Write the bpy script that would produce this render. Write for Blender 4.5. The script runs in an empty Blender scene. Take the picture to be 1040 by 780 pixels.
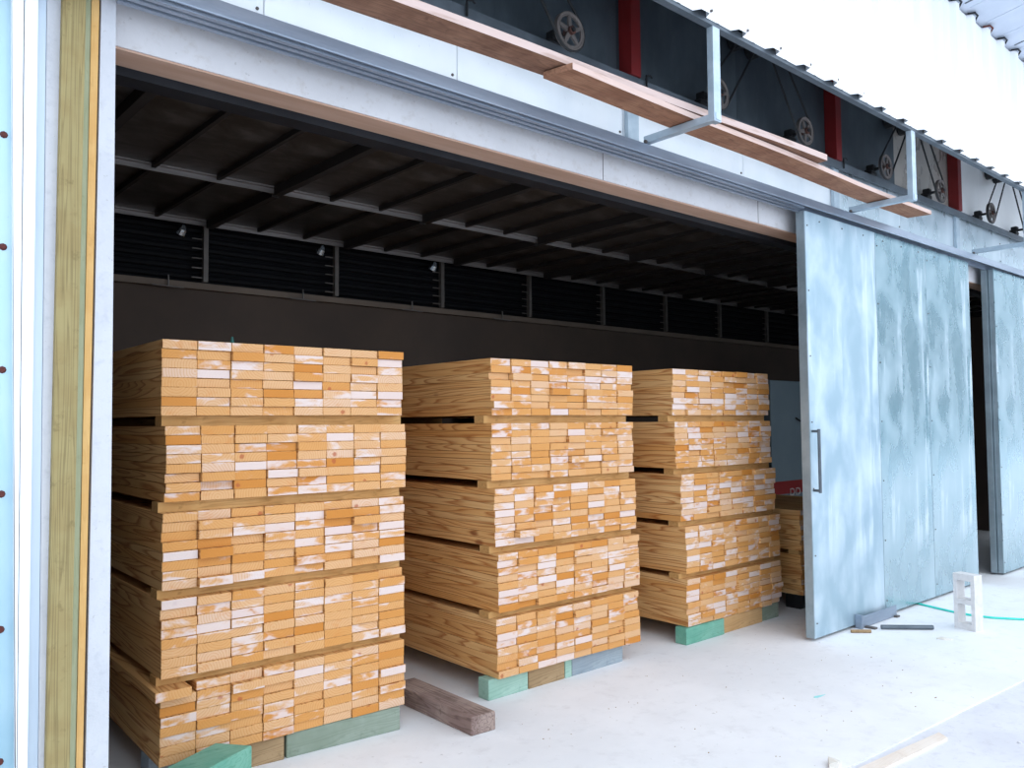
import bpy, bmesh, math, random
from mathutils import Vector, Matrix
C = bpy.context.scene.collection
random.seed(7)
PI = math.pi

# ------------------------------------------------------------------ camera
F_PX, PITCH, YAW, ROLL, CAM_H = 834.18, math.radians(2.702), math.radians(41.172), math.radians(-0.474), 1.5
cy, sy, cp, sp = math.cos(YAW), math.sin(YAW), math.cos(PITCH), math.sin(PITCH)
fw = Vector((sy*cp, cy*cp, sp)); rt = Vector((cy, -sy, 0)); up = rt.cross(fw)
rt, up = rt*math.cos(ROLL)+up*math.sin(ROLL), up*math.cos(ROLL)-rt*math.sin(ROLL)
cam = bpy.data.objects.new('camera', bpy.data.cameras.new('camera')); C.objects.link(cam)
M = Matrix.Identity(4)
for i in range(3):
    M[i][0], M[i][1], M[i][2] = rt[i], up[i], -fw[i]
M[2][3] = CAM_H
cam.matrix_world = M
cam.data.sensor_fit = 'HORIZONTAL'; cam.data.sensor_width = 36; cam.data.lens = F_PX/1040*36
cam.data.clip_start = 0.05
bpy.context.scene.camera = cam

# ------------------------------------------------------------------ sky and exposure
world = bpy.data.worlds.new('overcast'); bpy.context.scene.world = world; world.use_nodes = True
wn = world.node_tree; bg = wn.nodes['Background']
g = wn.nodes.new('ShaderNodeTexCoord'); sx = wn.nodes.new('ShaderNodeSeparateXYZ'); wr = wn.nodes.new('ShaderNodeValToRGB')
wn.links.new(g.outputs['Generated'], sx.inputs[0]); wn.links.new(sx.outputs['Z'], wr.inputs[0])
wr.color_ramp.elements[0].position = 0.0; wr.color_ramp.elements[0].color = (0.74, 0.85, 1.0, 1)
wr.color_ramp.elements[1].position = 1.0; wr.color_ramp.elements[1].color = (0.86, 0.93, 1.0, 1)
wn.links.new(wr.outputs[0], bg.inputs[0]); bg.inputs[1].default_value = 1.0
vs = bpy.context.scene.view_settings
bpy.context.scene.display_settings.display_device = 'sRGB'
vs.view_transform = 'Standard'; vs.look = 'None'; vs.gamma = 1; vs.use_curve_mapping = False
vs.exposure = 1.33

# ------------------------------------------------------------------ helpers
def lin(c):
    if isinstance(c, str):
        c = [int(c[i:i+2], 16)/255 for i in (0, 2, 4)]
    return tuple((x/12.92 if x <= .04045 else ((x+.055)/1.055)**2.4) for x in c) + (1,)

class G:
    """small node-graph builder"""
    def __init__(s, name):
        s.m = bpy.data.materials.new(name); s.m.use_nodes = True
        s.nt = s.m.node_tree; s.b = s.nt.nodes['Principled BSDF']
        s.tc = s.nt.nodes.new('ShaderNodeTexCoord')
    def put(s, sock, v):
        if isinstance(v, bpy.types.NodeSocket): s.nt.links.new(v, sock)
        elif v is not None:
            try: sock.default_value = v
            except Exception: sock.default_value = (v, v, v)
    def n(s, typ, ins=(), out=0, **kw):
        nd = s.nt.nodes.new(typ)
        for k, v in kw.items(): setattr(nd, k, v)
        for k, v in (ins.items() if isinstance(ins, dict) else enumerate(ins)): s.put(nd.inputs[k], v)
        return nd.outputs[out]
    def math(s, op, a, b=None, c=None): return s.n('ShaderNodeMath', [a, b, c], operation=op)
    def vmath(s, op, a, b=None): return s.n('ShaderNodeVectorMath', [a, b], operation=op)
    def scale(s, v, xyz): return s.vmath('MULTIPLY', v, xyz)
    def noise(s, v, scale, detail=3, rough=.55, dist=0):
        return s.n('ShaderNodeTexNoise', {'Vector': v, 'Scale': scale, 'Detail': detail, 'Roughness': rough, 'Distortion': dist})
    def ramp(s, f, stops, interp='LINEAR'):
        nd = s.nt.nodes.new('ShaderNodeValToRGB'); cr = nd.color_ramp; cr.interpolation = interp
        while len(cr.elements) < len(stops): cr.elements.new(.5)
        for e, (p, c) in zip(cr.elements, stops):
            e.position = p; e.color = c if len(c) == 4 else tuple(c)+(1,)
        s.put(nd.inputs[0], f); return nd.outputs[0]
    def sstep(s, f, a, b): return s.n('ShaderNodeMapRange', {0: f, 1: a, 2: b, 3: 0., 4: 1.}, interpolation_type='SMOOTHSTEP')
    def mix(s, f, a, b, blend='MIX'):
        nd = s.nt.nodes.new('ShaderNodeMix'); nd.data_type = 'RGBA'; nd.blend_type = blend
        s.put(nd.inputs[0], f); s.put(nd.inputs[6], a); s.put(nd.inputs[7], b); return nd.outputs[2]
    def bump(s, h, strength=.3, dist=.01):
        s.put(s.b.inputs['Normal'], s.n('ShaderNodeBump', {'Strength': strength, 'Distance': dist, 'Height': h}))
    def done(s, col, rough=.7, metal=0., spec=.5):
        s.put(s.b.inputs['Base Color'], col); s.put(s.b.inputs['Roughness'], rough); s.put(s.b.inputs['Metallic'], metal)
        s.b.inputs['Specular IOR Level'].default_value = spec
        return s.m

def mottled(name, c1, c2, scale=4, rough=.8, metal=0., stretch=(1, 1, 1), bump=.15, spec=.4, bdist=.004):
    k = G(name); v = k.scale(k.tc.outputs['Object'], stretch)
    a = k.noise(v, scale, 5, .6)
    col = k.mix(k.sstep(a, .3, .7), lin(c1), lin(c2))
    fine = k.noise(v, scale*12, 3)
    col = k.mix(k.math('MULTIPLY', fine, .25), col, lin(c1))
    if bump: k.bump(fine, bump, bdist)
    return k.done(col, rough, metal, spec)

def obj(name, bm, mat, parent=None, at=None, rotz=0, bevel=0):
    """link a bmesh as one mesh object; the origin goes to the base centre unless `at` is given"""
    if bevel:
        bmesh.ops.bevel(bm, geom=bm.edges[:], offset=bevel, segments=1, affect='EDGES', clamp_overlap=True)
    bmesh.ops.recalc_face_normals(bm, faces=bm.faces[:])
    if at is None:
        xs = [v.co for v in bm.verts]
        at = Vector(((min(c.x for c in xs)+max(c.x for c in xs))/2, (min(c.y for c in xs)+max(c.y for c in xs))/2, min(c.z for c in xs)))
        for v in bm.verts: v.co -= at
    me = bpy.data.meshes.new(name); bm.to_mesh(me); bm.free()
    if mat: me.materials.append(mat)
    o = bpy.data.objects.new(name, me); C.objects.link(o)
    o.location = at; o.rotation_euler.z = rotz
    if parent is not None:
        o.parent = parent
        o.location = Vector(at) - world_loc(parent)
    return o
def world_loc(o):
    v = Vector(o.location)
    if o.parent is not None: v += world_loc(o.parent)
    return v
def tag(o, label, cat, group=None):
    o['label'] = label; o['category'] = cat
    if group: o['group'] = group
    return o
def thing(name, loc, label, cat, group=None, rotz=0):
    o = bpy.data.objects.new(name, None); C.objects.link(o); o.location = loc; o.rotation_euler.z = rotz
    o.empty_display_size = .1
    return tag(o, label, cat, group)
def struct(o): o['kind'] = 'structure'; return o
def sroot(name, loc=(0, 0, 0)):
    o = bpy.data.objects.new(name, None); C.objects.link(o); o.location = loc; o.empty_display_size = .1
    return struct(o)
def B(*boxes):
    """bmesh of boxes (x0,x1,y0,y1,z0,z1)"""
    bm = bmesh.new()
    for x0, x1, y0, y1, z0, z1 in boxes:
        hexa(bm, [(x0, y0, z0), (x1, y0, z0), (x1, y1, z0), (x0, y1, z0), (x0, y0, z1), (x1, y0, z1), (x1, y1, z1), (x0, y1, z1)])
    return bm
def hexa(bm, p):
    v = [bm.verts.new(q) for q in p]
    for f in ((3, 2, 1, 0), (4, 5, 6, 7), (0, 1, 5, 4), (1, 2, 6, 5), (2, 3, 7, 6), (3, 0, 4, 7)): bm.faces.new([v[i] for i in f])
    return bm
def tube(bm, pts, r, seg=8, close=False):
    pts = [Vector(p) for p in pts]; rings = []
    n = len(pts)
    for i, p in enumerate(pts):
        if close: d = pts[(i+1) % n]-pts[i-1]
        else: d = pts[min(i+1, n-1)]-pts[max(i-1, 0)]
        d.normalize(); a = Vector((0, 0, 1)) if abs(d.z) < .9 else Vector((0, 1, 0))
        u = d.cross(a).normalized(); w = d.cross(u)
        rr = r[i] if isinstance(r, (list, tuple)) else r
        rings.append([bm.verts.new(p+(u*math.cos(2*PI*k/seg)+w*math.sin(2*PI*k/seg))*rr) for k in range(seg)])
    for i in range(n if close else n-1):
        a, b = rings[i], rings[(i+1) % n]
        for k in range(seg): bm.faces.new((a[k], a[(k+1) % seg], b[(k+1) % seg], b[k]))
    if not close:
        bm.faces.new(rings[0][::-1]); bm.faces.new(rings[-1])
    return bm
def extrude_profile(bm, prof, axis, a0, a1):
    """closed 2-D profile swept along an axis ('x': prof=(y,z); 'z': prof=(x,y))"""
    def P(p, a): return (a, p[0], p[1]) if axis == 'x' else ((p[0], p[1], a) if axis == 'z' else (p[0], a, p[1]))
    A = [bm.verts.new(P(p, a0)) for p in prof]; Bq = [bm.verts.new(P(p, a1)) for p in prof]
    n = len(prof)
    for i in range(n): bm.faces.new((A[i], A[(i+1) % n], Bq[(i+1) % n], Bq[i]))
    bm.faces.new(A[::-1]); bm.faces.new(Bq)
    return bm

# ------------------------------------------------------------------ materials
def concrete(name, c1, c2, c3, sc=1.2, rough=.9):
    k = G(name); v = k.tc.outputs['Object']
    a = k.noise(v, sc, 6, .65); b = k.noise(v, sc*9, 5, .7); d = k.noise(v, sc*60, 3, .6)
    col = k.mix(k.sstep(a, .35, .65), lin(c1), lin(c2))
    col = k.mix(k.math('MULTIPLY', k.sstep(b, .5, .75), .55), col, lin(c3))
    sp_ = k.sstep(k.noise(v, sc*28, 2, .5), .70, .76)
    col = k.mix(k.math('MULTIPLY', sp_, .35), col, lin('8a8580'))
    k.bump(k.math('ADD', k.math('MULTIPLY', d, .3), b), .25, .006)
    return k.done(col, rough, 0, .3)
m_floor = concrete('slab_concrete', 'dfdfe1', 'e8e8ea', 'd0cfd1', .9)
m_ground = concrete('rough_concrete', 'cdcdd3', 'd8d8dd', 'bcbbc1', 2.2)
m_lintel = concrete('painted_concrete', 'c3c1c2', 'cccacb', 'b0a8a2', 1.6)
m_soffit = mottled('formed_concrete', 'a88873', 'b79885', 5, .9, stretch=(.3, 3, 3))
m_jamb = concrete('whitewashed_concrete', 'b9bbc0', 'c4c5c9', 'a8abb2', 2.5)

def galv(name, base, teal, streak, rough=.38, streaks=.6, spangle=.5, metal=.75):
    """weathered galvanised sheet: spangle patches, darker teal zones, white run-down streaks"""
    k = G(name); v = k.tc.outputs['Object']
    big = k.noise(v, .75, 3, .5)
    col = k.mix(k.sstep(big, .38, .62), lin(base), lin(teal))
    mid = k.noise(k.scale(v, (1, 1, .6)), 4., 4, .5, .3)
    col = k.mix(k.math('MULTIPLY', k.sstep(mid, .36, .74), spangle), col, lin(streak))
    run = k.noise(k.scale(v, (7, 7, .55)), 1.4, 4, .6, .5)
    gate = k.sstep(k.noise(k.scale(v, (1, 1, .7)), 1.5, 4), .45, .6)
    f = k.math('MULTIPLY', k.math('MULTIPLY', k.sstep(run, .53, .62), gate), streaks)
    col = k.mix(f, col, lin(streak))
    fleck = k.sstep(k.noise(k.scale(v, (1, 1, .5)), 45, 2), .70, .76)
    col = k.mix(k.math('MULTIPLY', fleck, .15), col, lin('5f7480'))
    ox = k.math('MAXIMUM', k.math('MULTIPLY', k.sstep(mid, .36, .74), .5), f)
    r = k.math('ADD', k.math('MULTIPLY', ox, .3), rough)
    k.bump(k.noise(v, 1.8, 2), .05, .02)
    return k.done(col, r, k.math('MULTIPLY', k.math('SUBTRACT', 1., k.math('MULTIPLY', ox, .7)), metal), .5)
m_door = galv('galvanised_door', 'a6bcc4', '8eadb7', 'cdd9e0', .24, .8, .25)
m_door_ox = galv('oxidised_door_sheet', 'a3bac5', '98b0bd', 'cfdbe3', .42, .7, .7, .6)
m_door_edge = mottled('zinc_edge', '90a0a8', 'a5b5bd', 6, .45, .6)
m_panel = galv('galvanised_panel', 'c3d0d8', 'b0c4cd', 'dfe8ee', .26, .6, .4, .6)
m_panelw = galv('bright_reflection_panel', 'e9edf0', 'd2dde6', 'f2f5f7', .3, .6, .6, .35)  # left band sheets: bright sky and ground reflection put into the base colour
m_recess_dark = mottled('recess_dark_reflection', '343d44', '525d64', 2.6, .45, .3, stretch=(1, 1, .5), spec=.5)  # galvanised recess sheet with its dark reflection put into the colour
m_recess = galv('recess_bright_reflection', 'ececea', 'd6d8d7', 'f4f5f5', .3, .8, .6, .12)  # same sheet further right, bright reflection put into the colour
m_recess2 = galv('recess_mid_reflection', 'b3ada4', 'a09b94', 'c9c3ba', .25, .4, .4, .35)  # in-between sheet, its reflection tone put into the colour
m_track = mottled('track_zinc', '8793a3', 'a3adbb', 3, .42, .6, stretch=(.4, 3, 3))
m_steel = mottled('bracket_zinc', 'a9bac6', 'c2cfd8', 8, .45, .55)
m_ledge = mottled('ledge_zinc', '555d64', '69727a', 5, .5, .5)
m_white = mottled('white_sheet', 'e8ebee', 'f1f3f5', 1.5, .5, 0, stretch=(3, 3, .3))
m_roof = mottled('roof_sheet', 'bcc6d4', 'ccd4e0', 2, .55, .1)
m_dark = mottled('dark_steel', '191b20', '24262b', 5, .6, .4)
m_rust = mottled('rusty_red_oxide', '4a2320', '6a2f28', 9, .8)
m_red = mottled('red_oxide_paint', '64100f', '761719', 4, .5)
m_iron = mottled('cast_iron', '5a5553', '736b67', 14, .65, .4)
m_hub = mottled('rusted_hub', '3a2a27', '5d3a30', 20, .8, .2)
m_belt = mottled('rubber_belt', '17181a', '222426', 10, .7)
m_black = mottled('black_iron', '151618', '222427', 9, .6, .3)
m_wallin = mottled('smoked_plaster', '4d423b', '594b41', 1.4, .9)
m_coil = mottled('blackened_pipe', '0c0d10', '131418', 6, .7, .1, spec=.2)
m_cei = G('smoked_ceiling_sheet')
_v = m_cei.tc.outputs['Object']
_a = m_cei.noise(m_cei.scale(_v, (1.5, 2.5, 1)), 2.4, 6, .7, .6)
m_cei = m_cei.done(m_cei.mix(m_cei.sstep(_a, .4, .7), lin('3a332d'), lin('66615d')), .34, .6)
m_ceirib = mottled('smoked_rib', '221e1c', '2b2725', 5, .6, .3)
m_ceibeam = mottled('ceiling_channel', '75706d', '8b8683', 4, .5, .5, stretch=(.3, 3, 3))
m_cab = mottled('grey_green_cabinet', '6f7f87', '79888f', 2, .5)
m_cabred = mottled('red_stripe', '8c1210', '951815', 3, .5)
m_letter = mottled('stencil_white', 'cfc6c0', 'd8d0ca', 3, .6)
m_cmu = concrete('concrete_block', 'cfcccb', 'dad7d6', 'bcb8b5', 14, .95)
m_hose = mottled('turquoise_hose', '35d3c0', '4fe0d0', 6, .5)
m_paper = mottled('pale_chip', 'd8d2c8', 'e0dcd4', 8, .8)

def lumber():
    """pine board: object colour carries (tone, end whitening, seed)"""
    k = G('sawn_pine'); tc = k.tc.outputs['Object']
    oi = k.nt.nodes.new('ShaderNodeObjectInfo')
    s = k.nt.nodes.new('ShaderNodeSeparateColor'); k.nt.links.new(oi.outputs['Color'], s.inputs[0])
    tone, white, seed = s.outputs
    off = k.n('ShaderNodeCombineXYZ', [k.math('MULTIPLY', seed, 37.), k.math('MULTIPLY', seed, 91.), k.math('MULTIPLY', seed, 53.)])
    p = k.vmath('ADD', tc, off)
    # long faces: contour lines of a stretched noise field make cathedral grain
    fld = k.noise(k.scale(p, (7, .45, 8)), 1.0, 2, .5)
    gr = k.math('FRACT', k.math('MULTIPLY', fld, 17.))
    gr = k.ramp(gr, [(0, (0, 0, 0)), (.55, (.15, .15, .15)), (.86, (1, 1, 1)), (1, (0, 0, 0))])
    fib = k.noise(k.scale(p, (60, 1.2, 60)), 1.6, 3, .6)
    base = k.mix(tone, lin('d0995a'), lin('deb47c'))
    side = k.mix(k.math('MULTIPLY', gr, .85), base, lin('9c5a26'))
    side = k.mix(k.math('MULTIPLY', k.sstep(fib, .45, .75), .35), side, lin('c58848'))
    kn = k.n('ShaderNodeTexVoronoi', {'Vector': k.scale(p, (1, .45, 1)), 'Scale': 4.2}, 0)
    side = k.mix(k.math('MULTIPLY', k.math('SUBTRACT', 1., k.sstep(kn, .03, .10)), .8), side, lin('7d4423'))
    # end grain: rings round a pith below or beside each board
    sp3 = k.nt.nodes.new('ShaderNodeSeparateXYZ'); k.nt.links.new(tc, sp3.inputs[0])
    dx = k.math('SUBTRACT', sp3.outputs[0], k.math('MULTIPLY', k.math('SUBTRACT', k.math('FRACT', k.math('MULTIPLY', seed, 17.3)), .5), .2))
    dz = k.math('SUBTRACT', sp3.outputs[2], k.math('MULTIPLY', k.math('SUBTRACT', k.math('FRACT', k.math('MULTIPLY', seed, 29.7)), .5), .16))
    rad = k.math('SQRT', k.math('ADD', k.math('MULTIPLY', dx, dx), k.math('MULTIPLY', dz, dz)))
    rad = k.math('ADD', rad, k.math('MULTIPLY', k.noise(p, 22, 2), .012))
    ring = k.math('FRACT', k.math('MULTIPLY', rad, 85.))
    ring = k.ramp(ring, [(0, (0, 0, 0)), (.6, (.2, .2, .2)), (.88, (1, 1, 1)), (1, (0, 0, 0))])
    ebase = k.ramp(tone, [(0, lin('c27e35')), (.25, lin('cb904f')), (.5, lin('d09d66')), (.8, lin('d3a97f')), (1, lin('d4b398'))])
    end = k.mix(k.math('MULTIPLY', ring, .5), ebase, lin('bd7834'))
    n1 = k.noise(k.scale(p, (9, 1, 16)), 1.3, 4, .6)
    end = k.mix(k.math('MULTIPLY', k.sstep(n1, .55, .72), .4), end, lin('c9803c'))
    kn2 = k.n('ShaderNodeTexVoronoi', {'Vector': k.vmath('ADD', p, (3.3, 1.7, 5.1)), 'Scale': 8.}, 0)
    kn2 = k.math('ADD', kn2, k.math('MULTIPLY', k.noise(p, 60, 3), .10))
    end = k.mix(k.math('MULTIPLY', k.math('SUBTRACT', 1., k.sstep(kn2, .11, .17)), .72), end, lin('a5502f'))
    edgez = k.math('POWER', k.math('ABSOLUTE', k.math('DIVIDE', sp3.outputs[2], .02)), 2.)
    edgez = k.math('MULTIPLY', edgez, k.math('MULTIPLY', k.sstep(k.noise(k.scale(p, (1, 1, 1)), 6, 1), .45, .62), .22))
    wn_ = k.math('ADD', k.math('ADD', k.noise(k.scale(p, (7, 1, 16)), 1.2, 3, .6, .3), edgez), k.math('SUBTRACT', white, .5))
    end = k.mix(k.math('MULTIPLY', k.sstep(wn_, .46, .66), .78), end, lin('d9cbc8'))
    nrm = k.nt.nodes.new('ShaderNodeSeparateXYZ'); k.nt.links.new(k.tc.outputs['Normal'], nrm.inputs[0])
    isend = k.math('GREATER_THAN', k.math('ABSOLUTE', nrm.outputs[1]), .8)
    col = k.mix(isend, side, end)
    k.bump(k.noise(k.scale(p, (60, 8, 60)), 2.2, 3), .12, .003)
    return k.done(col, .72, 0, .3)
m_board = lumber()

def timber(name, c1, c2, dark, axis=0, sc=1., gr=.6, edge=None, along=.8):
    k = G(name)
    st = [9*sc]*3; st[axis] = along*sc
    p = k.tc.outputs['Object']
    fld = k.noise(k.scale(p, tuple(st)), 1.0, 3, .55)
    g_ = k.math('FRACT', k.math('MULTIPLY', fld, 16.))
    g_ = k.ramp(g_, [(0, (0, 0, 0)), (.5, (.2, .2, .2)), (.85, (1, 1, 1)), (1, (0, 0, 0))])
    col = k.mix(k.sstep(k.noise(p, 5*sc, 4), .35, .65), lin(c1), lin(c2))
    col = k.mix(k.math('MULTIPLY', g_, gr), col, lin(dark))
    col = k.mix(k.math('MULTIPLY', k.sstep(k.noise(p, 18, 4, .7), .58, .72), .5), col, lin(dark))
    if edge:   # the sawn narrow edges are paler than the stained broad faces
        nz = k.nt.nodes.new('ShaderNodeSeparateXYZ'); k.nt.links.new(k.tc.outputs['Normal'], nz.inputs[0])
        e_ = k.mix(k.math('MULTIPLY', k.sstep(k.noise(k.scale(p, (1, 9, 9)), 4, 4), .5, .7), .4), lin(edge), lin(c2))
        col = k.mix(k.math('GREATER_THAN', k.math('ABSOLUTE', nz.outputs[1]), .7), col, e_)
    k.bump(fld, .2, .004)
    return k.done(col, .85, 0, .25)
m_sticker = timber('sticker_wood', 'bd9058', 'cba068', '8f6636', 0, 1, .45)
m_plank = timber('weathered_plank', '7e5c4a', '94705b', '4f362b', 0, 1.1, .45, 'cdb6ae')
m_plank2 = timber('scaffold_plank', '8f6650', 'a67c62', '5f4031', 0, 1., .45, 'd2b8ad')
m_green = timber('green_painted_wood', '669f8a', '7fb09c', '4b7f6c', 0, 1, .35)
m_palegreen = timber('pale_green_wood', '8fb0a0', 'a0bcae', '6d8c7c', 0, 1, .35)
m_brown = timber('brown_block_wood', '9a805f', 'a88d6b', '705a40', 0, 1, .5)
m_tan = timber('tan_block_wood', 'bd9566', 'c9a375', '946e43', 0, 1, .4)
m_greyblue = timber('grey_blue_wood', '8c979f', '9ba5ab', '6d767c', 0, 1, .35)
m_greygreen = timber('grey_green_wood', '808c7c', '8f9a8c', '646f60', 0, 1, .35)
m_olive = timber('olive_treated_wood', '95845a', '9c8e63', '6f6040', 2, 1.9, .6, None, .18)
m_sage = timber('sage_wood', 'a0a585', 'a6aa8c', '8a8d6d', 2, 1.6, .3)
m_yellow = timber('fresh_yellow_wood', 'c89c60', 'cfa76c', 'b48a50', 2, 1.4, .3)
m_bark = timber('dark_weathered_wood', '85706a', 'a08d84', '513f38', 1, 1, .6)
m_stripwood = timber('pale_strip_wood', 'dfd2c6', 'e6dcd2', 'cfbfb0', 0, 1, .3)

# ------------------------------------------------------------------ ground, room shell
def slab_edge(x): return 1.685 - .051*(x-5.371)
bm = bmesh.new()
hexa(bm, [(-4, slab_edge(-4), -.15), (13, slab_edge(13), -.15), (13, 6.4, -.15), (-4, 6.4, -.15),
          (-4, slab_edge(-4), 0), (13, slab_edge(13), 0), (13, 6.4, 0), (-4, 6.4, 0)])
struct(obj('floor', bm, m_floor, at=(0, 0, 0)))
bm = bmesh.new()
hexa(bm, [(-12, -14, -.3), (22, -14, -.3), (22, slab_edge(22)+.01, -.3), (-12, slab_edge(-12)+.01, -.3),
          (-12, -14, -.008), (22, -14, -.008), (22, slab_edge(22)+.01, -.008), (-12, slab_edge(-12)+.01, -.008)])
struct(obj('ground', bm, m_ground, at=(0, 0, 0)))
YB = 6.0
struct(obj('wall_back', B((.5, 12.3, YB, YB+.2, 0, 3.6)), m_wallin))
struct(obj('wall_right', B((12.1, 12.3, 3.2, YB, 0, 3.6)), m_wallin))
struct(obj('wall_left', B((.62, .80, 3.20, YB, 0, 3.6)), m_wallin))
struct(obj('trim_back', B((.8, 12.1, 5.93, YB, 2.485, 2.53)), mottled('back_ledge_wood', '6d6054', '7a6c5f', 3, .8)))
# dark green shed wall across the yard, outside the frame: the shiny doors mirror it
ow = sroot('wall_opposite', (36, -8, 0))
m_opp = mottled('dark_green_cladding', '3c5d64', '486a71', .5, .7)
for i in range(14):
    obj('sheet', B((21+i*2.2, 23.17+i*2.2, -8.1-(i % 2)*.03, -8-(i % 2)*.03, -.008, 9.0)), m_opp, ow)
# concrete jamb and lintel
bm = bmesh.new()
hexa(bm, [(.7437, 2.98, 0), (.8162, 2.98, 0), (.8162, 3.2, 0), (.7437, 3.2, 0), (.7576, 2.98, 3.1), (.8028, 2.98, 3.1), (.8028, 3.2, 3.1), (.7576, 3.2, 3.1)])
struct(obj('door_jamb', bm, m_jamb, at=(0, 0, 0)))
li = struct(obj('lintel', B((.80, 12.3, 3.05, 3.20, 2.842, 3.1)), m_lintel))
obj('soffit', B((.80, 12.3, 3.056, 3.199, 2.834, 2.842)), m_soffit, li)
for x in (3.35, 4.9):
    obj('joint', B((x, x+.003, 3.048, 3.05, 2.842, 3.02)), m_iron, li)
struct(obj('trim_1', B((.80, 12.1, 3.20, 3.205, 2.80, 2.9), (.80, 12.1, 3.205, 3.30, 2.80, 2.808)), m_dark))

# ceiling: sheets between cross ribs and channels
cei = sroot('ceiling', (2, 4.5, 2.9))
ZC = 2.9
rows = [(3.24, 4.53), (4.53, 5.58)]
cell = .352
x = .80 + .02
ribs = []
k0 = 2.114 - cell*4
i = 0
xx = k0
while xx < 12.0:
    ribs.append((xx, (i-4) % 3 == 0)); xx += cell; i += 1
for (y0, y1) in rows:
    for j in range(len(ribs)-1):
        a, b = ribs[j][0], ribs[j+1][0]
        if b < .82: continue
        obj('panel', B((max(a, .82), b, y0, y1, ZC, ZC+.01)), m_cei, cei)
    for xr, bigr in ribs:
        if xr < .84: continue
        w = .022 if bigr else .011; d = .055 if bigr else .028
        obj('rib', B((xr-w, xr+w, y0, y1-.03, ZC-d, ZC)), m_ceirib, cei)
for y in (4.53, 5.58):
    obj('channel', B((.82, 12.1, y-.03, y+.005, ZC-.008, ZC), (.82, 12.1, y-.003, y+.005, ZC-.03, ZC-.006), (.82, 12.1, y-.008, y+.005, ZC-.036, ZC-.03)), m_ceibeam, cei)
struct(obj('ceiling', B((.6, 12.3, 3.2, YB+.2, 3.6, 3.65), (.6, 12.3, 5.575, 5.59, ZC+.01, 3.6)), m_dark))

# ------------------------------------------------------------------ left facade strips
def strip(name, m, xt0, xt1, xb0, xb1, y0, y1, ztop=3.6):
    """upright strip given by its x range where the photo cuts it (z 2.91 and z .41)"""
    def ex(t, b, z): return b + (t-b)*(z-.409)/(2.911-.409)
    bm = bmesh.new()
    hexa(bm, [(ex(xt0, xb0, 0), y0, 0), (ex(xt1, xb1, 0), y0, 0), (ex(xt1, xb1, 0), y1, 0), (ex(xt0, xb0, 0), y1, 0),
              (ex(xt0, xb0, ztop), y0, ztop), (ex(xt1, xb1, ztop), y0, ztop), (ex(xt1, xb1, ztop), y1, ztop), (ex(xt0, xb0, ztop), y1, ztop)])
    return struct(obj(name, bm, m, at=(0, 0, 0)))
m_bluesheet = galv('pale_blue_sheet', 'a9c6d1', '9abbc9', 'c4d8e0', .5, .3)
sheetw = struct(obj('wall_front', B((-4, .545, 3.0, 3.04, 0, 3.6)), m_bluesheet))
for z in (2.43, 2.07, 1.68, 1.29, .87, .465, .07):
    bm = bmesh.new(); tube(bm, [(.482+(2.43-z)*.012, 3.0, z), (.482+(2.43-z)*.012, 2.991, z)], [.012, .007], 8)
    obj('nail', bm, m_rust, sheetw)
strip('trim_2', m_white, .492, .525, .546, .548, 2.975, 3.01)
strip('trim_3', m_white, .528, .565, .550, .576, 2.970, 3.01)
m_greyshade = mottled('grey_flashing', 'b5c3d1', 'c2ced9', 3, .5, .2, stretch=(3, 3, .3))
strip('trim_4', m_greyshade, .566, .593, .577, .609, 2.99, 3.03)
strip('trim_5', m_jamb, .594, .640, .610, .634, 2.985, 3.10)
strip('trim_6', m_olive, .634, .703, .625, .692, 2.955, 2.984)
strip('trim_7', m_sage, .7095, .726, .699, .7155, 2.985, 3.10)
strip('trim_8', m_yellow, .7265, .7505, .717, .7367, 2.98, 3.08)
strip('wall_gap', m_black, .6, .80, .6, .815, 3.11, 3.2)
# ------------------------------------------------------------------ upper front: galvanised band, ledge, recess, cladding, eave
band = sroot('wall_band', (2, 3.0, 3.0))
xs = [-1.0, .2, 1.35, 2.3, 3.47, 4.66, 5.85, 7.0, 8.18, 9.35, 10.5, 12.3]
for a, b in zip(xs, xs[1:]):
    obj('sheet', B((a, b-.004, 3.0, 3.02, 3.05, 3.437)), m_panelw if b < 6 else m_panel, band)
    bm = bmesh.new()
    for z in (3.12, 3.3): tube(bm, [(b-.03, 3.001, z), (b-.03, 2.995, z)], .007, 6)
    obj('screw', bm, m_iron, band)
struct(obj('ledge', B((-1, 12.3, 2.96, 3.04, 3.438, 3.446), (-1, 12.3, 2.96, 2.967, 3.385, 3.438)), m_ledge))
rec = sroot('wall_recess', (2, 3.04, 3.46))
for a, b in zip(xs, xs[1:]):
    obj('sheet', B((a, b-.003, 3.04, 3.06, 3.447, 4.74)), m_recess_dark if b < 7.5 else (m_recess2 if b < 8.3 else m_recess), rec)  # dark-to-bright reflection along the wall is painted sheet by sheet
# square red posts above the ledge, zinc below
for i, x in enumerate((3.525, 5.855, 8.165)):
    t = thing('steel_post', (x, 2.96, 3.035), 'square red steel post, '+['left of the pulley half hidden by a bracket', 'above the end of the upper plank', 'furthest right of the three red posts'][i], 'post', 'red posts in the recess')
    obj('upper_post', B((x-.04, x+.04, 2.945, 3.035, 3.447, 4.70)), m_red, t)
    obj('lower_post', B((x-.045, x+.035, 2.972, 2.998, 3.052, 3.437), (x+.042, x+.062, 2.985, 2.998, 3.052, 3.437)), m_steel, t)
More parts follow.
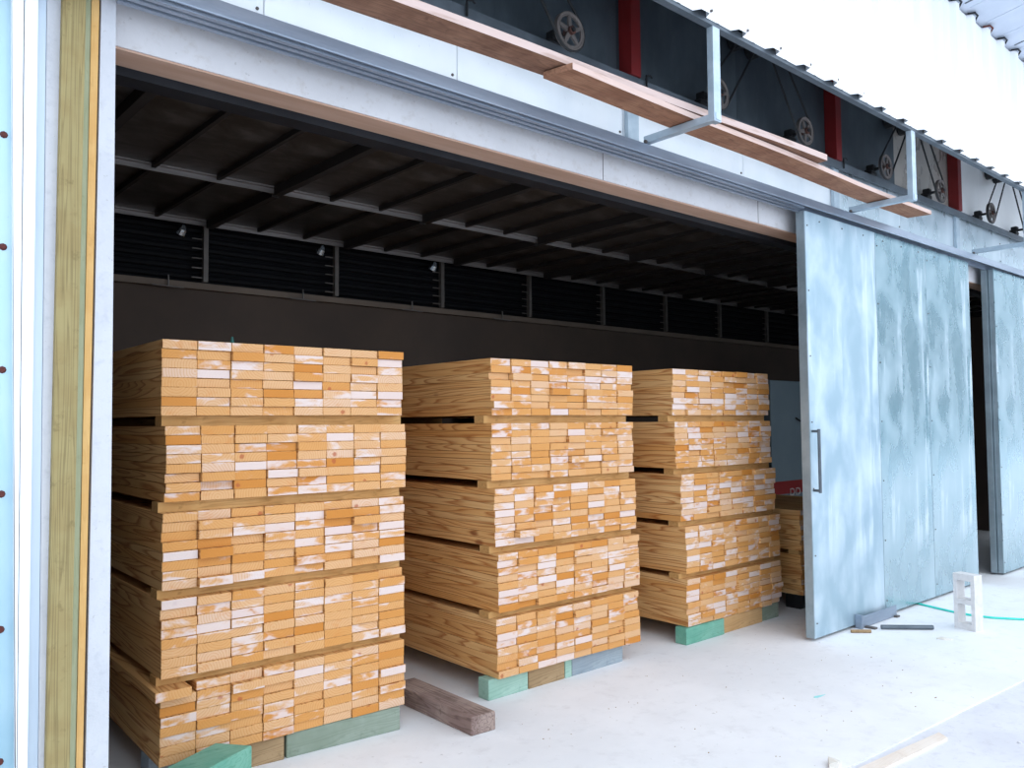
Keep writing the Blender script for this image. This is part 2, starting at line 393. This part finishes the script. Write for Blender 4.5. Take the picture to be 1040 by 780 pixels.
# corrugated cladding hung in front of the recess
clad = sroot('wall_upper', (3, 2.42, 3.55))
PITCH_C = .3285
prof = []
z0c, z1c = 3.555, 4.712
x0 = 3.395 - .055 - PITCH_C*12
for sidx in range(10):
    bm = bmesh.new(); pts = []
    for r in range(4):
        xr = x0 + (sidx*4+r)*PITCH_C
        pts += [(xr, 2.42), (xr+.022, 2.382), (xr+.09, 2.382), (xr+.112, 2.42), (xr+.2, 2.42), (xr+.207, 2.417), (xr+.224, 2.417), (xr+.231, 2.42)]
    pts.append((x0+(sidx*4+4)*PITCH_C-.0005, 2.42))
    lo = [bm.verts.new((p[0], p[1], z0c)) for p in pts]; hi = [bm.verts.new((p[0], p[1], z1c)) for p in pts]
    for i in range(len(pts)-1): bm.faces.new((lo[i], lo[i+1], hi[i+1], hi[i]))
    for v in bm.verts[:]: pass
    geo = bmesh.ops.extrude_face_region(bm, geom=bm.faces[:])
    for e in geo['geom']:
        if isinstance(e, bmesh.types.BMVert): e.co.y += .0015
    obj('sheet', bm, m_white, clad)
    bm = bmesh.new()
    for r in range(4):
        xr = x0 + (sidx*4+r)*PITCH_C
        tube(bm, [(xr+.15, 2.421, 3.60), (xr+.15, 2.408, 3.60)], .007, 6)
    s_ = obj('screw', bm, m_iron, clad); s_['kind'] = 'stuff'
struct(obj('trim_9', B((-.6, 12.3, 2.424, 2.464, 3.535, 3.575), ), m_ledge))
struct(obj('trim_10', B((-.6, 12.3, 2.424, 2.47, 4.64, 4.70)), m_rust))
# eave: roof sheets rising outward
eave = sroot('roof', (5, 2.0, 4.75))
def rz(y): return 4.728 + .16*(2.44-y)
for i in range(12):
    a = -.9 + i*1.10; b = a+1.095
    bm = bmesh.new()
    pr = [(a, 0), (a+.02, .03), (a+.10, .03), (a+.12, 0)]
    hexa(bm, [(a, 1.25, rz(1.25)), (b, 1.25, rz(1.25)), (b, 3.2, rz(3.2)), (a, 3.2, rz(3.2)),
              (a, 1.25, rz(1.25)+.012), (b, 1.25, rz(1.25)+.012), (b, 3.2, rz(3.2)+.012), (a, 3.2, rz(3.2)+.012)])
    obj('sheet', bm, m_roof, eave)
    obj('seam', hexa(bmesh.new(), [(b-.003, 1.25, rz(1.25)-.004), (b+.012, 1.25, rz(1.25)-.004), (b+.012, 2.37, rz(2.37)-.004), (b-.003, 2.37, rz(2.37)-.004),
              (b-.003, 1.25, rz(1.25)), (b+.012, 1.25, rz(1.25)), (b+.012, 2.37, rz(2.37)), (b-.003, 2.37, rz(2.37))]), m_ledge, eave)
    for r in range(3):
        xr = a+.1+r*.36
        o = obj('stiffener', hexa(bmesh.new(), [(xr, 1.25, rz(1.25)-.004), (xr+.02, 1.25, rz(1.25)-.004), (xr+.02, 2.37, rz(2.37)-.004), (xr, 2.37, rz(2.37)-.004),
              (xr, 1.25, rz(1.25)), (xr+.02, 1.25, rz(1.25)), (xr+.02, 2.37, rz(2.37)), (xr, 2.37, rz(2.37))]), m_roof, eave)
# dark rusty closers in the ribs under the eave
for i in range(40):
    xr = x0 + i*PITCH_C
    if xr < 5.5 or xr > 10: continue
    bm = bmesh.new()
    pts = [(xr-.02, 2.40, 4.71), (xr+.03, 2.365, 4.722), (xr+.09, 2.365, 4.718), (xr+.135, 2.40, 4.708)]
    tube(bm, pts, .008, 6)
    obj('closer', bm, m_rust if i % 3 == 0 else m_dark, clad)

# ------------------------------------------------------------------ sliding doors and their track
t = thing('door_track', (2, 2.9, 2.9), 'long grey zinc sliding door track with stepped lips above the opening', 'track')
bm = bmesh.new(); extrude_profile(bm, [(2.85, 2.966), (2.85, 2.972), (2.858, 3.028), (2.997, 3.048), (2.997, 3.038), (2.866, 3.022), (2.858, 2.966)], 'x', -.2, 12.3)
obj('cover', bm, m_track, t)
for k_, (y, z) in enumerate(((2.872, 2.958), (2.905, 2.955), (2.94, 2.951))):
    bm = bmesh.new(); extrude_profile(bm, [(y, z), (y, z+.05), (y+.004, z+.05), (y+.004, z+.006), (y+.022, z+.006), (y+.022, z)], 'x', .8, 5.20 if k_ < 2 else 12.3)
    obj('lip', bm, m_track, t)

def door(name, x0, x1, y0, y1, seams, ztop):
    d = sroot(name, ((x0+x1)/2, (y0+y1)/2, .02))
    obj('frame', B((x0, x1, y0+.006, y1, .02, ztop)), m_door_edge, d)
    e = [x0] + seams + [x1]
    for i, (a, b) in enumerate(zip(e, e[1:])):
        obj('sheet', B((a+.0015, b-.0015, y0, y0+.006, .022, ztop)), m_door_ox if name == 'door_1' and i == 0 else m_door, d)
    for a in e[1:-1]:
        obj('seam', B((a-.004, a+.001, y0-.0015, y0, .022, ztop-.01)), m_door_edge, d)
    bm = bmesh.new()
    for a, b in zip(e, e[1:]):
        for q in range(7):
            z = .12 + q*(ztop-.22)/6
            tube(bm, [(a+.03, y0+.001, z), (a+.03, y0-.004, z)], .0055, 6)
    for q in range(9):
        xq = x0+.2+q*(x1-x0-.3)/8
        tube(bm, [(xq, y0+.001, ztop-.05), (xq, y0-.004, ztop-.05)], .0055, 6)
    s_ = obj('screw', bm, m_iron, d); s_['kind'] = 'stuff'
    return d
d1 = door('door_1', 5.243, 8.17, 2.90, 2.965, [6.295, 7.221], 2.955)
bm = bmesh.new(); tube(bm, [(5.272, 2.902, 1.02), (5.272, 2.852, 1.02)], .009, 8); tube(bm, [(5.272, 2.902, 1.425), (5.272, 2.852, 1.425)], .009, 8)
tube(bm, [(5.272, 2.850, 1.005), (5.272, 2.850, 1.44)], .011, 8)
obj('handle', bm, m_ledge, d1)
d2 = door('door_2', 8.76, 11.8, 2.885, 2.932, [9.8, 10.8], 2.955)
obj('back_skin', B((8.735, 11.8, 2.94, 2.99, .02, 2.955)), m_door_edge, d2)
# floor guide under the door, with loose bar and scraps
t = thing('door_guide', (6.1, 2.85, 0), 'blue-grey steel floor guide channel at foot of sliding door', 'guide')
obj('channel', B((5.82, 6.38, 2.855, 2.862, .012, .085), (5.82, 6.38, 2.855, 2.895, .004, .012)), m_track, t, bevel=0)
obj('end_plate', B((5.80, 5.82, 2.845, 2.896, 0, .10)), m_track, t)
obj('foot', B((5.86, 5.90, 2.78, 2.855, 0, .012)), m_iron, t)
obj('foot', B((6.33, 6.38, 2.83, 2.855, 0, .012)), m_iron, t)
bm = bmesh.new(); tube(bm, [(5.905, 2.755, .017), (6.16, 2.50, .017)], .016, 8)
tag(obj('steel_bar', bm, m_ledge), 'short dark steel bar lying on floor beside the door guide', 'bar')
bm = bmesh.new(); tube(bm, [(5.655, 2.855, .012), (5.755, 2.76, .012)], .012, 8)
tag(obj('pipe_offcut', bm, m_brown), 'small tan pipe offcut on floor left of the door guide', 'pipe')

# ------------------------------------------------------------------ brackets and planks
for i, x in enumerate((3.545, 5.905, 8.29)):
    t = thing('plank_bracket', (x, 2.65, 3.03), 'galvanised L bracket, '+['carrying the middle of both planks', 'carrying the right end of the lower plank', 'carrying no plank, at right picture edge'][i], 'bracket', 'galvanised brackets along the track')
    obj('arm', B((x-.022, x+.022, 2.42, 2.90, 3.046, 3.085)), m_steel, t, bevel=.002)
    obj('upright', B((x-.03, x+.03, 2.425, 2.465, 3.04, 3.56)), m_steel, t, bevel=.002)
    bm = bmesh.new(); tube(bm, [(x-.02, 2.88, 3.05), (x-.035, 2.88, 3.05)], .01, 6); tube(bm, [(x+.028, 2.445, 3.07), (x+.036, 2.445, 3.07)], .009, 6)
    obj('bolt', bm, m_iron, t)
def plank(name, m, p, z0, z1, label):
    bm = bmesh.new(); hexa(bm, [(a, b, z0) for a, b in p] + [(a, b, z1) for a, b in p])
    bmesh.ops.subdivide_edges(bm, edges=[e for e in bm.edges if e.calc_length() > 1], cuts=12)
    for v in bm.verts: v.co.z += .003*math.sin(v.co.x*3.1); v.co.y += .003*math.sin(v.co.x*2.3+1)
    return tag(obj(name, bm, m), label, 'plank')
plank('plank', m_plank2, [(2.612, 2.55), (6.64, 2.61), (6.61, 2.78), (2.58, 2.71)], 3.092, 3.122, 'brown scaffold plank lying lowest on the brackets, with its left end exposed')
plank('plank', m_plank, [(.2, 2.665), (4.86, 2.525), (4.87, 2.66), (.2, 2.85)], 3.130, 3.168, 'darker weathered plank overlapping on top, running off the top edge of the photo')
# wire hooks on the ledge
for i, x in enumerate((2.32, 3.62, 5.93)):
    bm = bmesh.new(); tube(bm, [(x, 2.957, 3.45), (x, 2.95, 3.475), (x+.03, 2.945, 3.48), (x+.045, 2.945, 3.47)], .005, 6); tube(bm, [(x, 2.95, 3.475), (x, 2.95, 3.40)], .006, 6)
    tag(obj('wire_hook', bm, m_black), 'small dark wire hook on the ledge '+['left of the largest pulley', 'just right of the leftmost red post', 'just right of the middle red post'][i], 'hook', 'wire hooks on the ledge')

# ------------------------------------------------------------------ pulleys
def pulley(x, y, z, R, s, label):
    t = thing('belt_pulley', (x, y, z-R), label, 'pulley', 'belt pulleys in the recess')
    bm = bmesh.new()
    n = 28; prof = [(R, -.008), (R, .018), (R-.006, .018), (R-.012, .004), (R-.022, .004), (R-.022, -.004), (R-.012, -.004), (R-.006, -.008)]
    rings = []
    for i in range(n):
        a = 2*PI*i/n
        rings.append([bm.verts.new((x+r*math.cos(a), y+d, z+r*math.sin(a))) for r, d in prof])
    for i in range(n):
        A, Q = rings[i], rings[(i+1) % n]
        for j in range(len(prof)): bm.faces.new((A[j], A[(j+1) % 8], Q[(j+1) % 8], Q[j]))
    wheel = obj('wheel', bm, m_iron, t)
    bm = bmesh.new(); tube(bm, [(x, y-.022, z), (x, y+.03, z)], .022, 10); obj('hub', bm, m_hub, wheel)
    a0 = random.random()
    for i in range(5):
        a = 2*PI*(i+a0)/5; d = Vector((math.cos(a), 0, math.sin(a))); c0 = Vector((x, y, z))
        w = Vector((-d.z, 0, d.x)); q = []
        for dy in (-.006, .006):
            for r, hw in ((.02, .013), (R-.016, .008)):
                q.append((c0+d*r-w*hw+Vector((0, dy, 0)), c0+d*r+w*hw+Vector((0, dy, 0))))
        bm = bmesh.new(); hexa(bm, [q[0][0], q[0][1], q[1][1], q[1][0], q[2][0], q[2][1], q[3][1], q[3][0]])
        obj('spoke', bm, m_iron, wheel)
    bm = bmesh.new(); tube(bm, [(x, y-.03, z), (x, 3.03, z)], .012, 8); obj('shaft', bm, m_black, t)
    for yy in (2.975, ):
        o = obj('bearing', B((x-.05, x+.05, yy-.02, yy+.03, 3.448, z-.012), (x-.03, x+.03, yy-.025, yy+.035, z-.012, z+.04)), m_black, t, bevel=.006)
    ux, uz, r2 = x+s*.41, z+.50, .062
    bm = bmesh.new(); tube(bm, [(ux, y-.008, uz), (ux, y+.018, uz)], r2, 16); obj('motor_sheave', bm, m_iron, t)
    bm = bmesh.new(); tube(bm, [(ux, y+.02, uz), (ux, 3.03, uz)], .06, 10); obj('motor', bm, m_black, t)
    # belt: tangent loop round both wheels
    d = Vector((ux-x, 0, uz-z)); L = d.length; d.normalize(); w = Vector((-d.z, 0, d.x))
    pts = []
    Rb = R+.004; rb = r2+.004
    for k in range(11):
        a = PI*k/10; pts.append(Vector((x, y, z)) + w*math.cos(a)*Rb - d*math.sin(a)*Rb)
    for k in range(11):
        a = PI*k/10; pts.append(Vector((ux, y, uz)) - w*math.cos(a)*rb + d*math.sin(a)*rb)
    bm = bmesh.new(); tube(bm, pts, .0075, 6, close=True); obj('belt', bm, m_belt, t)
pl = [(2.911, -1, 'nearest spoked pulley with its belt slanting up left, leftmost and largest in view'),
      (4.194, 1, 'spoked belt pulley half hidden behind the first bracket upright'),
      (5.212, -1, 'spoked belt pulley above the upper plank, left of the middle red post'),
      (6.442, 1, 'spoked belt pulley just right of the middle red post, left of the second bracket'),
      (7.503, -1, 'spoked belt pulley close to the left side of the rightmost red post'),
      (8.694, 1, 'spoked belt pulley on bright sheet right of the last red post'),
      (9.72, -1, 'belt pulley cut off by the right picture edge')]
for x, s, lab in pl: pulley(x, 2.86, 3.494 if x > 3 else 3.478, .097, s, lab)

# ------------------------------------------------------------------ lumber packs
BW, BT, BL = .1450, .0395, 2.42
bm = B((-BW/2, BW/2, 0, BL, -BT/2, BT/2))
bmesh.ops.bevel(bm, geom=bm.edges[:], offset=.0014, segments=1, affect='EDGES')
bmesh.ops.recalc_face_normals(bm, faces=bm.faces[:])
board_me = bpy.data.meshes.new('board'); bm.to_mesh(board_me); bm.free(); board_me.materials.append(m_board)
def pack(xl, yl, z, th, label, whiteness=.35, odd=False, cols=8, nrows=8, sag=0):
    rot = math.radians(-th)
    t = thing('lumber_pack', (xl, yl, z), label, 'lumber', 'stacked packs of pine boards', rot)
    for c in range(cols):
        cs = random.gauss(0, .0012)
        cw = random.random()
        for r in range(nrows):
            o = bpy.data.objects.new('board', board_me); C.objects.link(o); o.parent = t
            px, pz = .1456, .0397
            jx = random.gauss(0, .0009)
            jy = random.gauss(0, .005) if random.random() < .85 else random.gauss(-.004, .012)
            jx = max(-.0012, min(.0012, jx))
            o.location = (px*(c+.5)+jx, jy, pz*(r+.5))
            o.scale = (random.uniform(.972, .998), 1, random.choice((.945, .965, .985, .996, .998)))
            if odd and c == 0 and r == nrows-1: o.location = (px*.5-.034, -.05, pz*(r+.5)); 
            elif odd and c == 0: o.location.x -= 0
            w = random.random()
            white = (.58+.22*random.random()) if w < whiteness*.26 else ((.34+.22*random.random()) if w < whiteness*1.7 else .3*random.random())
            tone = min(1, max(0, random.gauss(.5, .28)))
            o.color = (tone, white, random.random(), 1)
    return t
SX = {1: (1.150, 3.505, 1.5), 2: (2.895, 3.47, .7), 3: (4.520, 3.462, .5)}
LV = [.112, .465, .821, 1.181, 1.541]
jit = {1: [(-.0, 0), (0, .0), (.0, 0), (.010, .0), (-.014, -.01)],
       2: [(.012, -.01), (.018, -.012), (.006, 0), (-.014, .0), (-.012, .0)],
       3: [(.055, -.012), (.058, -.008), (.018, 0), (-.035, 0), (-.055, 0)]}
where = {1: 'leftmost, nearest stack', 2: 'middle stack', 3: 'third stack by the sliding door'}
lvl = ['bottom', 'second from bottom', 'middle', 'second from top', 'top']
for s in (1, 2, 3):
    x, y, th = SX[s]
    for L in range(5):
        dx, dy = jit[s][L]
        wv = {1: .33, 2: .38, 3: .45}[s]
        pack(x+dx, y+dy, LV[L], th, 'pack of orange pine boards, %s in the %s' % (lvl[L], where[s]), wv, odd=(s == 1 and L == 0))
for L in range(2):
    t = pack(6.055, 3.45, [.112, .465][L], 0, '%s pack of pine boards in the short stack half hidden by the door' % ['lower', 'upper'][L], .3)

# spacers between the packs and timber bearers below them
def rotp(s, u, v):
    x, y, th = SX[s]; a = math.radians(-th)
    return (x+u*math.cos(a)-v*math.sin(a), y+u*math.sin(a)+v*math.cos(a))
for s in (1, 2, 3):
    for L in range(4):
        z0 = LV[L]+8*.0397-.0002; z1 = LV[L+1]
        for k_, v in enumerate((.03, 2.05)):
            px, py = rotp(s, -.005 if s == 1 else -.02, v+.01)
            dx = jit[s][L][0]
            bm = B((0, 1.165, 0, .085, 0, z1-z0))
            o = obj('spacer', bm, m_sticker, at=(px+dx, py, z0), rotz=math.radians(-SX[s][2]))
            tag(o, '%s spacer under the %s pack, %s' % (['front', 'rear'][k_], lvl[L+1], where[s]), 'spacer', 'spacers between the packs')
px, py = rotp(1, -.05, 1.0)
o = obj('spacer', B((0, .6, 0, .08, 0, .0352)), m_greygreen, at=(px, py, LV[0]+8*.0397), rotz=math.radians(-1.5))
tag(o, 'grey-green spacer sticking out of the left side above the bottom left pack', 'spacer')
for L in range(1):
    z0 = LV[0]+8*.0397; o = obj('spacer', B((6.07, 7.2, 3.48, 3.57, z0, LV[1])), m_sticker)
    tag(o, 'wooden spacer between the two packs half hidden by the door', 'spacer', 'spacers between the packs')
def block(name, m, x0, x1, y0, y1, z1, label, rot=0, slant=0, z0=0, cat='block'):
    bm = bmesh.new()
    hexa(bm, [(x0, y0, z0), (x1, y0, z0), (x1, y1, z0), (x0, y1, z0), (x0+slant, y0, z1), (x1+slant, y0, z1), (x1+slant, y1, z1), (x0+slant, y1, z1)])
    o = obj(name, bm, m, bevel=.003); o.rotation_euler.z = rot
    return tag(o, label, cat, 'timber bearers under the stacks')
HB = .1105
bm = bmesh.new(); q = [(1.22, 3.197), (1.458, 3.313), (1.357, 3.443), (1.119, 3.327)]
hexa(bm, [(x, y, 0) for x, y in q]+[(x, y, .18) for x, y in q])
tag(obj('bearer_block', bm, m_green, bevel=.004), 'bright green painted block standing in front of the left stack, at bottom picture edge', 'block')
block('bearer_block', m_brown, 1.50, 1.70, 3.52, 3.62, HB, 'brown bearer piece beside the green block under the left stack', math.radians(-6))
block('bearer_block', m_greygreen, 1.71, 2.285, 3.487, 3.58, HB, 'long grey-green bearer under right half of the left stack', math.radians(-5))
block('bearer_block', m_greyblue, 1.16, 1.29, 3.66, 3.77, HB, 'grey bearer end under the left corner of the left stack')
block('bearer_block', m_palegreen, 2.862, 3.15, 3.485, 3.575, HB, 'pale green bearer block under left corner of the middle stack', 0, .0)
block('bearer_block', m_brown, 3.155, 3.44, 3.485, 3.575, HB, 'brown bearer block in the middle under the middle stack')
block('bearer_block', m_palegreen, 3.445, 3.50, 3.485, 3.575, HB, 'narrow pale green slip between bearers of the middle stack')
block('bearer_block', m_greyblue, 3.505, 3.955, 3.487, 3.575, HB, 'grey bearer block under right end of the middle stack')
block('bearer_block', m_green, 4.54, 4.975, 3.437, 3.53, HB, 'green painted bearer block under left corner of the third stack')
block('bearer_block', m_tan, 4.98, 5.48, 3.45, 3.54, HB, 'tan bearer block under the middle of the third stack')
block('bearer_block', m_greygreen, 5.485, 5.72, 3.46, 3.55, HB, 'grey-green bearer block under right end of the third stack')
block('bearer_block', m_black, 6.06, 6.30, 3.47, 3.60, HB, 'black bearer block under the stack half hidden by door')
# rear bearers keep the packs level
for s, nm in ((1, 'left stack'), (2, 'middle stack'), (3, 'third stack'), (4, 'half hidden fourth stack')):
    x = {1: 1.22, 2: 2.92, 3: 4.58, 4: 6.08}[s]
    block('bearer_block', m_brown, x, x+1.08, 5.35, 5.45, HB, 'rear brown bearer far under the back of the '+nm)
# dark offcut on the floor between the stacks
bm = bmesh.new(); hexa(bm, [(2.483, 3.155, 0), (2.626, 3.145, 0), (2.636, 3.86, 0), (2.49, 3.86, 0), (2.483, 3.155, .09), (2.626, 3.145, .09), (2.636, 3.86, .09), (2.49, 3.86, .09)])
tag(obj('timber_offcut', bm, m_bark, bevel=.004), 'dark weathered timber offcut on the floor between left and middle stacks', 'timber')
# small things on the left stack
bm = bmesh.new(); tube(bm, [(1.49, 3.63, 1.8586), (1.49, 3.63, 1.872), (1.49, 3.63, 1.885), (1.49, 3.63, 1.90)], [.011, .011, .008, .005], 10)
tag(obj('plastic_cap', bm, mottled('dark_green_plastic', '0f4a44', '17605a', 5, .4)), 'tiny dark green plastic cap on top of the left stack', 'cap')

# ------------------------------------------------------------------ things on the floor outside
def cmu():
    W, D, h = .158, .09, .392
    ax, ay = 6.307, 2.272; ang = math.radians(77)
    t = thing('concrete_block', (ax, ay, 0), 'hollow grey concrete block standing on end in front of the sliding door', 'block')
    bm = B()
    ys = [0, .028, W-.028, W]; zs = [0, .042, .178, .212, .345, h]
    g_ = {}
    for sx in (0, 1):
        for i, y in enumerate(ys):
            for j, z in enumerate(zs): g_[sx, i, j] = bm.verts.new((y, -(0, D)[sx], z))
    hole = {(1, 1), (1, 3)}
    for i in range(3):
        for j in range(5):
            if (i, j) in hole:
                ring = [(i, j), (i+1, j), (i+1, j+1), (i, j+1)]
                for a in range(4):
                    p, q = ring[a], ring[(a+1) % 4]
                    bm.faces.new((g_[0, p[0], p[1]], g_[0, q[0], q[1]], g_[1, q[0], q[1]], g_[1, p[0], p[1]]))
                continue
            for sx in (0, 1):
                bm.faces.new([g_[sx, i, j], g_[sx, i+1, j], g_[sx, i+1, j+1], g_[sx, i, j+1]])
    for i in range(3):
        for j in (0, 5): bm.faces.new((g_[0, i, j], g_[0, i+1, j], g_[1, i+1, j], g_[1, i, j]))
    for j in range(5):
        for i in (0, 3): bm.faces.new((g_[0, i, j], g_[0, i, j+1], g_[1, i, j+1], g_[1, i, j]))
    bmesh.ops.rotate(bm, verts=bm.verts[:], cent=(0, 0, 0), matrix=Matrix.Rotation(ang, 3, 'Z'))
    bmesh.ops.translate(bm, verts=bm.verts[:], vec=(ax, ay, 0))
    obj('body', bm, m_cmu, t)
    return t
cmu()
bm = bmesh.new()
hp = [(6.95, 3.02, .008), (6.88, 2.84, .008), (6.84, 2.72, .008), (6.80, 2.58, .008), (6.79, 2.45, .008), (6.82, 2.33, .008), (6.92, 2.17, .008), (7.05, 2.02, .008), (7.2, 1.9, .008)]
tube(bm, hp, .008, 8); tag(obj('hose', bm, m_hose), 'turquoise hose lying across floor behind the concrete block', 'hose')
bm = bmesh.new(); hexa(bm, [(3.2, 1.745, -.008), (4.12, 1.668, -.008), (4.16, 1.722, -.008), (3.2, 1.815, -.008), (3.2, 1.745, .006), (4.12, 1.668, .006), (4.16, 1.722, .006), (3.2, 1.815, .006)])
for v in bm.verts: v.co.y -= .045
tag(obj('wood_strip', bm, m_stripwood), 'pale wooden strip lying along the slab edge at bottom right', 'strip')
def chip(name, pts, h, m, label, cat, z=0.0005):
    bm = bmesh.new(); n = len(pts)
    lo = [bm.verts.new((x, y, z)) for x, y in pts]; hi = [bm.verts.new((x, y, z+h*(1+.6*math.sin(i*2)))) for i, (x, y) in enumerate(pts)]
    bm.faces.new(lo[::-1]); bm.faces.new(hi)
    for i in range(n): bm.faces.new((lo[i], lo[(i+1) % n], hi[(i+1) % n], hi[i]))
    return tag(obj(name, bm, m), label, cat)
chip('paper_scrap', [(5.92, 2.385), (5.965, 2.37), (6.0, 2.31), (5.955, 2.30), (5.925, 2.335)], .008, m_paper, 'small pale scrap on the floor in front of the concrete block', 'scrap')
chip('plaster_chip', [(3.40, 1.83), (3.445, 1.86), (3.49, 1.845), (3.47, 1.815), (3.42, 1.80)], .02, m_paper, 'white plaster chip by slab edge at the bottom picture edge', 'chip')
chip('paint_fleck', [(4.19, 2.335), (4.215, 2.345), (4.25, 2.335), (4.29, 2.32), (4.24, 2.318), (4.21, 2.322)], .0012, mottled('turquoise_paint', '86d3d3', 'a9dede', 20, .7), 'faint turquoise paint fleck on the pale slab', 'paint')
# grit on the slab: nobody could count it
bm = bmesh.new()
for i in range(90):
    x, y = random.uniform(1.8, 5.5), random.uniform(1.85, 3.3); r = random.uniform(.0015, .005)
    bmesh.ops.create_icosphere(bm, subdivisions=1, radius=r, matrix=Matrix.Translation((x, y, r*.3)) @ Matrix.Diagonal((1, random.uniform(.5, 1), .5, 1)))
o = obj('grit', bm, m_brown); o['kind'] = 'stuff'; o['label'] = 'scattered grit and wood crumbs on the pale slab'; o['category'] = 'grit'
bm = bmesh.new()
for i in range(70):
    x, y = random.uniform(3.5, 7), random.uniform(.6, 1.5); r = random.uniform(.004, .012)
    bmesh.ops.create_icosphere(bm, subdivisions=1, radius=r, matrix=Matrix.Translation((x, y, -.008+r*.3)) @ Matrix.Diagonal((1, random.uniform(.5, 1), .5, 1)))
o = obj('gravel', bm, m_ground); o['kind'] = 'stuff'; o['label'] = 'loose gravel on the rough ground beyond the slab edge'; o['category'] = 'gravel'

# ------------------------------------------------------------------ inside the chamber
heat = thing('finned_heater', (5, 5.95, 2.53), 'blackened heating coil of long pipes along the top of the back wall', 'heater')
for i in range(8):
    z = 2.575+i*.068
    bm = bmesh.new(); tube(bm, [(.85, 5.95, z), (12.05, 5.95, z)], .026, 8); obj('pipe', bm, m_coil, heat)
obj('back_plate', B((.85, 12.05, 5.985, 5.998, 2.54, 3.55)), m_coil, heat)
m_up = mottled('dull_zinc_upright', '625d58', '736d67', 5, .55, .3)
for i in range(9):
    x = 2.205 + i*1.055
    t = thing('rack_upright', (x, 5.88, 2.53), 'zinc upright with short rungs on back wall, '+['first', 'second', 'third', 'fourth', 'fifth', 'sixth', 'seventh', 'eighth', 'ninth'][i]+' from the left post', 'upright', 'uprights along the back wall')
    obj('upright', B((x-.013, x+.02, 5.86, 5.90, 2.53, 3.2)), m_up, t)
    for q in range(5): obj('rung', B((x-.09, x-.013, 5.875, 5.885, 2.555+q*.07, 2.562+q*.07)), m_up, t)
m_chrome = mottled('bright_metal', 'c8d4dc', 'd8e2e8', 5, .25, .8)
for i, x in enumerate((2.02, 3.10, 4.19)):
    t = thing('spotlight', (x, 5.86, 2.84), 'small bright metal lamp by ceiling edge, '+['nearest the left post', 'above the left stack', 'above the middle stack'][i], 'lamp', 'small lamps at the back')
    bm = bmesh.new(); tube(bm, [(x, 5.85, 2.85), (x+.01, 5.83, 2.88), (x+.015, 5.82, 2.91)], [.035, .03, .015], 10); obj('shade', bm, m_chrome, t)
    bm = bmesh.new(); tube(bm, [(x+.015, 5.82, 2.905), (x+.015, 5.86, 2.94), (x+.015, 5.93, 2.95)], .007, 6); obj('arm', bm, m_chrome, t)
for i, x in enumerate((1.96, 2.99, 4.02, 5.05)):
    t = thing('spray_bar', (x, 5.88, 2.47), 'thin T shaped spray bar at the back, '+['nearest the left post', 'above the left stack', 'above right end of the left stack', 'above the middle stack'][i], 'bar', 'spray bars on the back ledge')
    bm = bmesh.new(); tube(bm, [(x-.11, 5.90, 2.482), (x+.11, 5.90, 2.478)], .006, 6); obj('bar', bm, m_ceibeam, t)
    bm = bmesh.new(); tube(bm, [(x, 5.90, 2.48), (x, 5.905, 2.56)], .006, 6); obj('stem', bm, m_ceibeam, t)
# grey cabinet with a red stripe behind the door
x0, x1, y0, y1 = 8.20, 9.6, 5.0, 5.7
cab = thing('machine_cabinet', (8.9, 5.35, 0), 'grey-green machine cabinet with a red lettered stripe behind the door', 'cabinet')
obj('body', B((x0, x1, y0, y1, .55, 1.954)), m_cab, cab, bevel=.006)
obj('plinth', B((x0+.02, x1-.02, y0+.02, y1-.02, 0, .55)), m_dark, cab)
stripe = obj('stripe', B((x0+.005, x1-.005, y0-.004, y0, .672, .815)), m_cabred, cab)
for i in range(2):
    lx = 8.565+i*.125
    bm = bmesh.new()
    pts = [(lx, y0-.006, .652), (lx, y0-.006, .722)] + [(lx+.045+.04*math.sin(a), y0-.006, .687+.035*math.cos(a)) for a in (0, .5, 1.05, 1.57, 2.1, 2.6, PI)]
    tube(bm, pts, .008, 6, close=True); obj('letter', bm, m_letter, stripe)
bm = bmesh.new(); tube(bm, [(8.72, y0-.004, 1.53), (8.75, y0-.03, 1.50), (8.80, y0-.03, 1.49), (8.86, y0-.004, 1.50)], .01, 6); obj('handle', bm, m_black, cab)
